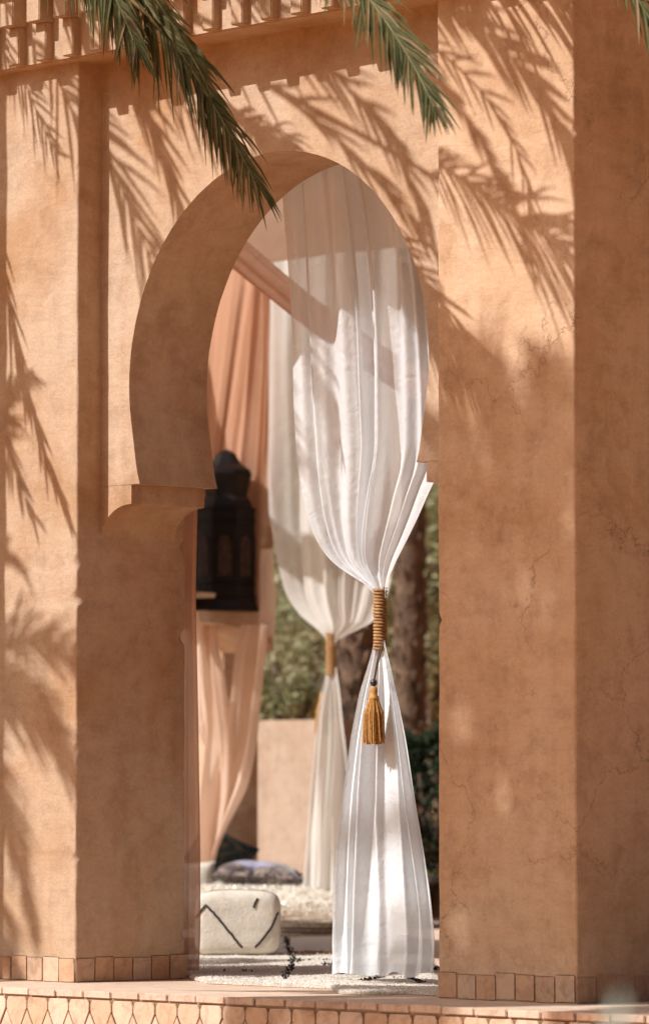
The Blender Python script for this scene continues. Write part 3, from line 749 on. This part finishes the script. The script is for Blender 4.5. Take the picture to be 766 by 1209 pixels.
# rug
def rug_in(px, py): return onZ(px, py, 0.02)
front = [(219, 1146), (226, 1153), (245, 1158), (290, 1160), (340, 1162), (390, 1164), (402, 1170), (440, 1171), (480, 1170), (530, 1173)]
fw = [rug_in(*p) for p in front]
rug = empty('rug', (0, 0, 0)); tag(rug, 'shaggy white wool rug with black diamond lines on the floor', 'rug')
back = [Vector((-7.9, 4.6, .02)), Vector((-5.2, 8.2, .02))]
b = MB(); rim = []
left0, right0 = fw[0], fw[-1]
def rugp(u, v):
    k = u*(len(fw)-1); i = min(int(k), len(fw)-2); p = lerp(fw[i], fw[i+1], k-i); q = lerp(onZ(205, 1110, .02), onZ(500, 1104, .02), u)
    r = lerp(p, q, v**1.25)
    edge = min(1, min(v*26, u*20+.05*0, (1-u)*30))
    return (r.x, r.y, 0.005+0.022*sqrt(max(0, edge))+0.006*noise.noise(Vector((r.x*5, r.y*5, 0)))*edge)
b.grid(90, 120, rugp)
rb = b.build('pile', M_SHAG, rug, smooth=True)
rnd = random.Random(21); pts = []
for k in range(7000):
    u, v = rnd.random(), rnd.random()**1.6*.8; pts.append((rugp(u, v), (0, -.3, 1)))
for k in range(2500): pts.append((rugp(rnd.random(), rnd.random()*.02), (.3, -1, .4)))
tufts('rug_shag', M_SHAG, pts, rb, (.006, .015), .004, 6, 1.0)
def rugline(pl_, wid, mat, seed, name, dens=6):
    rnd = random.Random(seed); P = []
    for (a, b_) in zip(pl_, pl_[1:]):
        A, B = onZ(*a, .03), onZ(*b_, .03)
        for k in range(int((B-A).length*dens*10)):
            P.append((lerp(A, B, rnd.random())+Vector((rnd.gauss(0, wid), rnd.gauss(0, wid), .0)), (0, -.2, 1)))
    tufts(name, mat, P, rug, (.012, .026), .006, seed, .6)
rugline([(337, 1108), (341, 1120), (346, 1130), (343, 1142), (337, 1156)], .012, M_BLACK, 31, 'black_line', 3.2)
rugline([(341, 1136), (362, 1133), (396, 1134)], .03, M_BLACK, 32, 'black_line')
rugline([(346, 1128), (370, 1124), (400, 1128)], .06, M_RUGTAN, 33, 'tan_patch', 14)
rugline([(428, 1158), (452, 1154), (480, 1154), (500, 1161)], .012, M_BLACK, 34, 'black_line')
rugline([(262, 1147), (280, 1146), (300, 1148)], .03, M_BLACK, 35, 'black_line', 2)
rugline([(386, 1140), (400, 1136), (412, 1141)], .03, M_BLACK, 36, 'black_line')
rugline([(505, 1140), (519, 1146)], .03, M_BLACK, 37, 'black_line')

# low dark bench glimpsed at the right of the curtain
bn = at(512, 1035, 40.5); bench = empty('bench', (bn.x, bn.y, 0), 0)
tag(bench, 'low dark wooden bench seen past the curtain hem', 'bench')
b = MB(); b.box((-.9, -.2, bn.z-.05), (.9, .25, bn.z+.0)); b.build('seat', M_WOOD, bench, bevel=.006)
for sx in (-.8, .8):
    for sy in (-.14, .19):
        b = MB(); b.box((sx-.03, sy-.03, 0), (sx+.03, sy+.03, bn.z-.052)); b.build('leg', M_WOOD, bench)

# ------------------------------------------------------------------ garden beyond
gw0 = at(250, 850, 46.0); gy = gw0.y+.6
b = MB(); zt = onY(340, 850, gy).z; xr = onY(402, 850, gy).x; b.box((-26, gy, -.62), (xr, gy+.3, zt)); gwall = b.build('garden_wall', P_GARDEN, bevel=.02)
tag(gwall, 'low pink plaster garden wall behind the far opening', 'wall')
def crown(name, c, rad, nclump, nleaf, mats, size, parent, seed):
    rnd = random.Random(seed); b = MB()
    for k in range(nclump):
        while True:
            q = Vector((rnd.uniform(-1, 1), rnd.uniform(-1, 1), rnd.uniform(-1, 1)))
            if .35 < q.length < 1: break
        cc = Vector((q.x*rad[0], q.y*rad[1], q.z*rad[2])); cr = rnd.uniform(.16, .34)*min(rad)
        b.mi = rnd.randrange(len(mats))
        for j in range(nleaf):
            d = Vector((rnd.gauss(0, 1), rnd.gauss(0, 1), rnd.gauss(0, 1))).normalized()*cr*rnd.random()**.4
            p = Vector(c)+cc+d; s = size*rnd.uniform(.6, 1.3)
            a = Vector((rnd.uniform(-1, 1), rnd.uniform(-1, 1), rnd.uniform(-.8, .4))).normalized(); n = a.cross(Vector((rnd.uniform(-1, 1), rnd.uniform(-1, 1), 1))).normalized()
            i = [b.vert(p), b.vert(p+a*s*.5+n*s*.22), b.vert(p+a*s), b.vert(p+a*s*.5-n*s*.22)]
            b.face(*i)
    return b.build(name, mats, parent, fix=False)
def bush(px, py, t, rad, label, mats, seed, size=.16, ncl=60, nl=60, cat='tree', name='garden_tree', trunk=M_BARKD):
    c = at(px, py, t); o = empty(name, (c.x, c.y, -.62)); tag(o, label, cat)
    h = c.z+.62
    q = MB(); rnd = random.Random(seed+100)
    q.tube([(0, 0, 0), (.06, .03, h*.4), (rnd.uniform(-.2, .2), rnd.uniform(-.2, .2), h)], [.14*rad[0]/1.6, .11*rad[0]/1.6, .04], 8)
    for k in range(7):
        a = rnd.uniform(0, 2*pi); q.tube([(.03, .02, h*rnd.uniform(.25, .6)), (cos(a)*rad[0]*.35, sin(a)*rad[1]*.35, h*.8), (cos(a)*rad[0]*.75, sin(a)*rad[1]*.75, h+rad[2]*rnd.uniform(-.3, .5))], [.05, .035, .015], 6)
    q.build('trunk', trunk, o, smooth=True)
    crown('crown', (0, 0, h), rad, ncl, nl, mats, size, o, seed)
    return o
bush(332, 790, 53, (1.15, 1.1, .85), 'rounded olive green bush just above the garden wall', [L_OLIVE, L_PALE], 1, .11, 80, 70)
bush(325, 690, 56, (1.6, 1.6, 1.3), 'feathery light green shrub rising left of the palm trunks', [L_PALE, L_OLIVE], 2, .13, 90, 60)
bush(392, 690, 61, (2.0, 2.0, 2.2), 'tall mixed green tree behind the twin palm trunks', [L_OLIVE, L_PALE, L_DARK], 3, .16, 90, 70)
bush(300, 640, 64, (2.4, 2.4, 3.0), 'broad dusty green tree beyond the bushes', [L_PALE, L_OLIVE], 4, .2, 110, 60)
bush(520, 640, 60, (1.8, 1.8, 2.3), 'pale olive tree in the gap beside the right pier', [L_PALE, L_PALE, L_OLIVE], 5, .17, 100, 60)
bush(440, 500, 72, (5.0, 4.0, 4.0), 'large grey green tree filling the far garden', [L_OLIVE, L_PALE], 6, .28, 160, 60)
bush(250, 560, 76, (4.5, 4.0, 4.5), 'large olive tree at the far left of the garden', [L_OLIVE, L_PALE], 7, .28, 150, 60)
bush(640, 560, 74, (4.5, 4.0, 4.5), 'large pale tree hidden behind the right pier', [L_OLIVE, L_PALE], 8, .28, 120, 60)
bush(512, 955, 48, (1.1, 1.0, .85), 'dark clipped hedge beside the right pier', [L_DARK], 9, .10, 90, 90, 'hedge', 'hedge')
bush(505, 1020, 46, (.8, .8, .35), 'low green shrub at the foot of the dark hedge', [L_OLIVE, L_DARK], 10, .09, 50, 60, 'shrub', 'shrub')
# far tree belt closing the garden
tbm = MB(); rnd = random.Random(77)
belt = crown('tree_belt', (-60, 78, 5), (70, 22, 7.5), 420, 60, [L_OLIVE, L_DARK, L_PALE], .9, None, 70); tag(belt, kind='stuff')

def palm_trunk(px, t, wpx, lean, label, top_py=300, mat=M_BARK, boots=True):
    c = at(px, 900, t); o = empty('palm_tree', (c.x, c.y, -.62)); tag(o, label, 'palm tree')
    r = wpx/2/F*t; H = at(px, top_py, t).z+.62
    q = MB(); n = 26
    q.tube([(lean*k/n*H, 0, H*k/n) for k in range(n+1)], [r*(1.12 if k < 2 else 0.92+.05*sin(k*1.7)) for k in range(n+1)], 16)
    q.build('trunk', mat, o, smooth=True)
    if boots:
        q = MB(); rnd = random.Random(int(px)); z = .1; row = 0
        while z < H-.1:
            m = 9
            for k in range(m):
                a = 2*pi*(k+.5*(row % 2))/m+rnd.uniform(-.08, .08); nrm = Vector((cos(a), sin(a), 0)); tg = Vector((-sin(a), cos(a), 0)); p = Vector((lean*z, 0, z))
                if rnd.random() < .22: continue
                hw = r*rnd.uniform(.18, .36); p = p+Vector((0, 0, rnd.uniform(-.05, .05))); i = [p+nrm*r*.86-tg*hw, p+nrm*r*.86+tg*hw, p+nrm*r*.9+tg*hw*.7+Vector((0, 0, .16)), p+nrm*r*.9-tg*hw*.7+Vector((0, 0, .16)), p+nrm*r*1.13-tg*hw*.6+Vector((0, 0, .19)), p+nrm*r*1.13+tg*hw*.6+Vector((0, 0, .19))]
                v = [q.vert(x) for x in i]
                q.face(v[0], v[1], v[5], v[4]); q.face(v[4], v[5], v[2], v[3]); q.face(v[0], v[4], v[3]); q.face(v[1], v[2], v[5])
            z += .17; row += 1
        oo = q.build('leaf_base', mat, o); oo['kind'] = 'stuff'
    return o, Vector((lean*H, 0, H))

# ------------------------------------------------------------------ palm fronds
def frond(root, base, mid, tip, parent, L=0.46, npair=85, seed=0, dry=.12, start=.16, ang=(48, 14), wd=.0125, droop=.25, face=None):
    """arching palm frond: rachis along a bezier with paired, folded leaflets; points are relative to the palm's root"""
    rnd = random.Random(seed); b = MB()
    B, M, T = Vector(base), Vector(mid), Vector(tip)
    bz = lambda t: B*(1-t)**2+M*2*t*(1-t)+T*t*t
    dz_ = lambda t: ((M-B)*(1-t)+(T-M)*t).normalized()
    b.mi = 2; n = 22
    b.tube([bz(k/n) for k in range(n+1)], [lerp(.020, .0035, (k/n)**.7) for k in range(n+1)], 6)
    for k in range(npair):
        s = start+(1-start)*(k+rnd.random()*.5)/npair
        p = bz(s); t = dz_(s)
        side = t.cross(Vector((0, 0, 1))) if face is None else t.cross(face)
        if side.length < .05: side = Vector((1, 0, 0))
        side.normalize(); upv = side.cross(t).normalized()
        env = min(1, (s-start)/(.18)+.35)*(1-.62*max(0, (s-.55)/.45))
        for sg in (-1, 1):
            a = radians(lerp(ang[0], ang[1], s)+rnd.gauss(0, 8)); ll = L*env*rnd.uniform(.62, 1.12)
            d = (t*cos(a)+side*(sg*sin(a))*.92+upv*(rnd.uniform(.0, .35)*sin(a))).normalized()
            b.mi = 1 if rnd.random() < dry else 0
            wv = d.cross(upv).normalized(); ridge = wv.cross(d).normalized()
            pts = []
            for q in (0, .35, .7, 1):
                c = p+d*(ll*q)+Vector((0, 0, -droop*ll*q*q)); hw = wd*(.7 if q == 0 else 1 if q < .5 else .72 if q < .9 else .06)
                pts.append((b.vert(c-wv*hw), b.vert(c-ridge*hw*.5), b.vert(c+wv*hw)))
            for (a0, a1, a2), (b0, b1, b2) in zip(pts, pts[1:]):
                b.face(a0, a1, b1, b0); b.face(a1, a2, b2, b1)
    return b.build('frond', [L_PALM, L_DRY, M_RACH], parent, fix=False)

def palm(px, py, Y, label, fronds, trunk_r=.16, rand=None, seed=0):
    c = onY(px, py, Y); o = empty('palm_tree', (c.x, c.y, -.62)); tag(o, label, 'palm tree')
    H = c.z+.62; q = MB(); n = 24
    q.tube([(0, 0, H*k/n) for k in range(n+1)], [trunk_r*(1.15 if k < 2 else 1+.06*sin(k*2.3)) for k in range(n+1)], 14); q.build('trunk', M_BARK, o, smooth=True)
    root = Vector((c.x, c.y, -.62)); k = 0
    for f in fronds:
        mid, tip, kw = f
        frond(root, c-root, Vector(mid)-root, Vector(tip)-root, o, seed=seed+k, **kw); k += 1
    rnd = random.Random(seed+500)
    for (az, el, Lf, sag) in (rand or []):
        d = Vector((cos(az)*cos(el), sin(az)*cos(el), sin(el)))
        base = c-root; mid = base+d*Lf*.55+Vector((0, 0, Lf*.12)); tip = base+Vector((cos(az), sin(az), 0))*Lf*cos(el)*.92+Vector((0, 0, Lf*(sin(el)*.6-sag)))
        frond(root, base, mid, tip, o, seed=seed+k, npair=60, wd=.016, L=.5, dry=.08); k += 1
    return o
# palm beside the facade: the frond tips in view, and the sharp shadows
YA = -1.45
sh = lambda px, py, y: onY(px, py, 0)+SUNL*((y)/SUNL.y)      # a point that throws its shadow on the facade at (px, py), y in front of it
FACE = Vector((0.75, -0.62, 0.25)).normalized()      # these fronds hang with their flat side turned this way
visA = [
    (onY(92, -205, -1.5), onY(300, 212, -1.45), dict(L=.66, npair=165, dry=.28, start=.34, ang=(34, 14), wd=.0088, droop=.38, face=FACE)),
    (onY(350, -250, -2.0), onY(512, 126, -2.35), dict(L=.60, npair=140, dry=.30, start=.36, ang=(38, 16), wd=.0092, droop=.26, face=FACE)),
    (onY(75, -190, -1.6), onY(158, 48, -1.7), dict(L=.60, npair=110, dry=.18, start=.4, ang=(30, 13), wd=.012, droop=.4, face=FACE)),
    (onY(520, -420, -1.1), onY(775, 36, -1.1), dict(L=.60, npair=110, dry=.12, start=.3, ang=(34, 13), wd=.012, droop=.25, face=FACE)),
]
SF = -SUNL
sk_ = lambda L, n, a0, a1, wd, st=.3: dict(L=L, npair=n, start=st, ang=(a0, a1), wd=wd, face=SF, droop=.12, dry=.1)
shA = [
    (sh(540, -90, -2.6), sh(632, 330, -2.6), sk_(.26, 40, 20, 12, .013)),
    (sh(600, -60, -1.9), sh(628, 255, -1.9), sk_(.40, 17, 30, 14, .009, .4)),
    (sh(395, -60, -2.4), sh(468, 235, -2.4), sk_(.50, 22, 20, 10, .014)),
    (sh(425, 60, -2.2), sh(520, 360, -2.2), sk_(.45, 20, 16, 10, .012)),
    (sh(480, 215, -1.7), sh(628, 520, -1.7), sk_(.45, 26, 16, 9, .012, .2)),
    (sh(140, -20, -1.9), sh(206, 335, -1.9), sk_(.45, 24, 18, 10, .015)),
    (sh(165, 30, -2.0), sh(250, 190, -2.0), sk_(.36, 16, 36, 20, .011)),
    (sh(90, 120, -2.2), sh(175, 360, -2.4), sk_(.50, 22, 48, 24, .014)),
    (sh(-10, 20, -1.5), sh(70, 190, -1.5), sk_(.42, 18, 42, 22, .011)),
    (sh(-40, 300, -1.6), sh(84, 620, -1.8), sk_(.40, 34, 16, 9, .013)),
    (sh(-70, 380, -2.2), sh(40, 610, -2.2), sk_(.50, 26, 40, 20, .013)),
    (sh(672, -160, -2.0), sh(705, 330, -2.2), sk_(.5, 40, 26, 12, .016)),
]
palm(-300, -380, YA, 'date palm left of the facade whose frond tips hang into view', visA+shA, .15, seed=40)
# taller palms standing further out in front: the soft broken shade on the piers
def ring(n, seed, L=(2.4, 3.3)):
    rnd = random.Random(seed); return [(2*pi*(k+rnd.uniform(-.3, .3))/n*1.0, rnd.uniform(-.5, .9), rnd.uniform(*L), rnd.uniform(.1, .45)) for k in range(n)]
def far_palm(sx, sz, dist, label, n, L, seed):
    """a tall palm far out in front whose crown shades the facade round photo point (sx, sz)"""
    c = onY(sx, sz, 0)+SUNL*(-dist/SUNL.y)
    o = empty('palm_tree', (c.x, c.y, -.62)); tag(o, label, 'palm tree')
    H = c.z+.62; q = MB(); n_ = 30
    q.tube([(0, 0, H*k/n_) for k in range(n_+1)], [.19*(1.15 if k < 2 else 1+.06*sin(k*2.3)) for k in range(n_+1)], 14); q.build('trunk', M_BARK, o, smooth=True)
    rnd = random.Random(seed)
    for k in range(n):
        az = 2*pi*(k+rnd.uniform(-.3, .3))/n*2.0; el = rnd.uniform(-.6, 1.0); Lf = rnd.uniform(*L); sag = rnd.uniform(.1, .45)
        d = Vector((cos(az)*cos(el), sin(az)*cos(el), sin(el))); base = Vector((0, 0, H))
        frond(None, base, base+d*Lf*.55+Vector((0, 0, Lf*.12)), base+Vector((cos(az), sin(az), 0))*Lf*cos(el)*.92+Vector((0, 0, Lf*(sin(el)*.6-sag))), o, seed=seed+k, npair=46, wd=.018, L=.5, dry=.08)
far_palm(655, 800, 9.0, 'tall date palm well out in front, its crown shading the right pier', 42, (1.9, 2.7), 140)
far_palm(600, 1010, 11.0, 'tallest date palm in front, throwing soft shade low on the right pier', 30, (2.2, 3.2), 440)
far_palm(455, 960, 8.0, 'slender date palm out in front shading the hanging curtain', 11, (1.2, 1.8), 340)
palm(-945, 40, -4.0, 'date palm further left shading the lower left wall', [], .2, ring(20, 5), 240)
# the garden palms behind
palm_trunk(420, 50, 54, 0.0, 'thick shaggy palm trunk directly behind the far curtain tie')
palm_trunk(483, 52, 38, 0.004, 'slimmer dark palm trunk right of the thick one')
o, top = palm_trunk(535, 56, 11, -0.16, 'thin pale leaning trunk in the gap by the right pier', 640, M_BARKP, False)

# ------------------------------------------------------------------ blurred agave leaf in the foreground
ag = at(703, 1172, 6.5)
agv = empty('agave', (ag.x, ag.y, -.62)); tag(agv, 'pale blue green agave tips blurred in the near foreground', 'plant')
HH = ag.z+.62
for k in range(14):
    a = 2*pi*k/14*1.62; el = radians((88, 84, 82)[k] if k < 3 else random.uniform(30, 66)); Lg = HH*((1.0, .965, .955)[k] if k < 3 else random.uniform(.6, .85))
    if k == 1: a = YAW+.1
    if k == 2: a = YAW+pi
    d = Vector((cos(a)*cos(el), sin(a)*cos(el), sin(el))); sdv = Vector((-sin(a), cos(a), 0)) if k > 2 else CR.copy(); q = MB(); rows_ = []
    for i in range(15):
        s = i/14; c = d*Lg*s; wd = .085*(.6+.8*s if s < .55 else 1.04*(1-((s-.55)/.45)**2.6))+.004
        nn = d.cross(sdv).normalized()
        rows_.append([q.vert(c-sdv*wd), q.vert(c+nn*wd*.30), q.vert(c+sdv*wd), q.vert(c-nn*.014*(1-s))])
    for A_, B_ in zip(rows_, rows_[1:]):
        for j in range(4): q.face(A_[j], A_[(j+1) % 4], B_[(j+1) % 4], B_[j])
    q.build('leaf', L_AGAVE, agv, smooth=True)
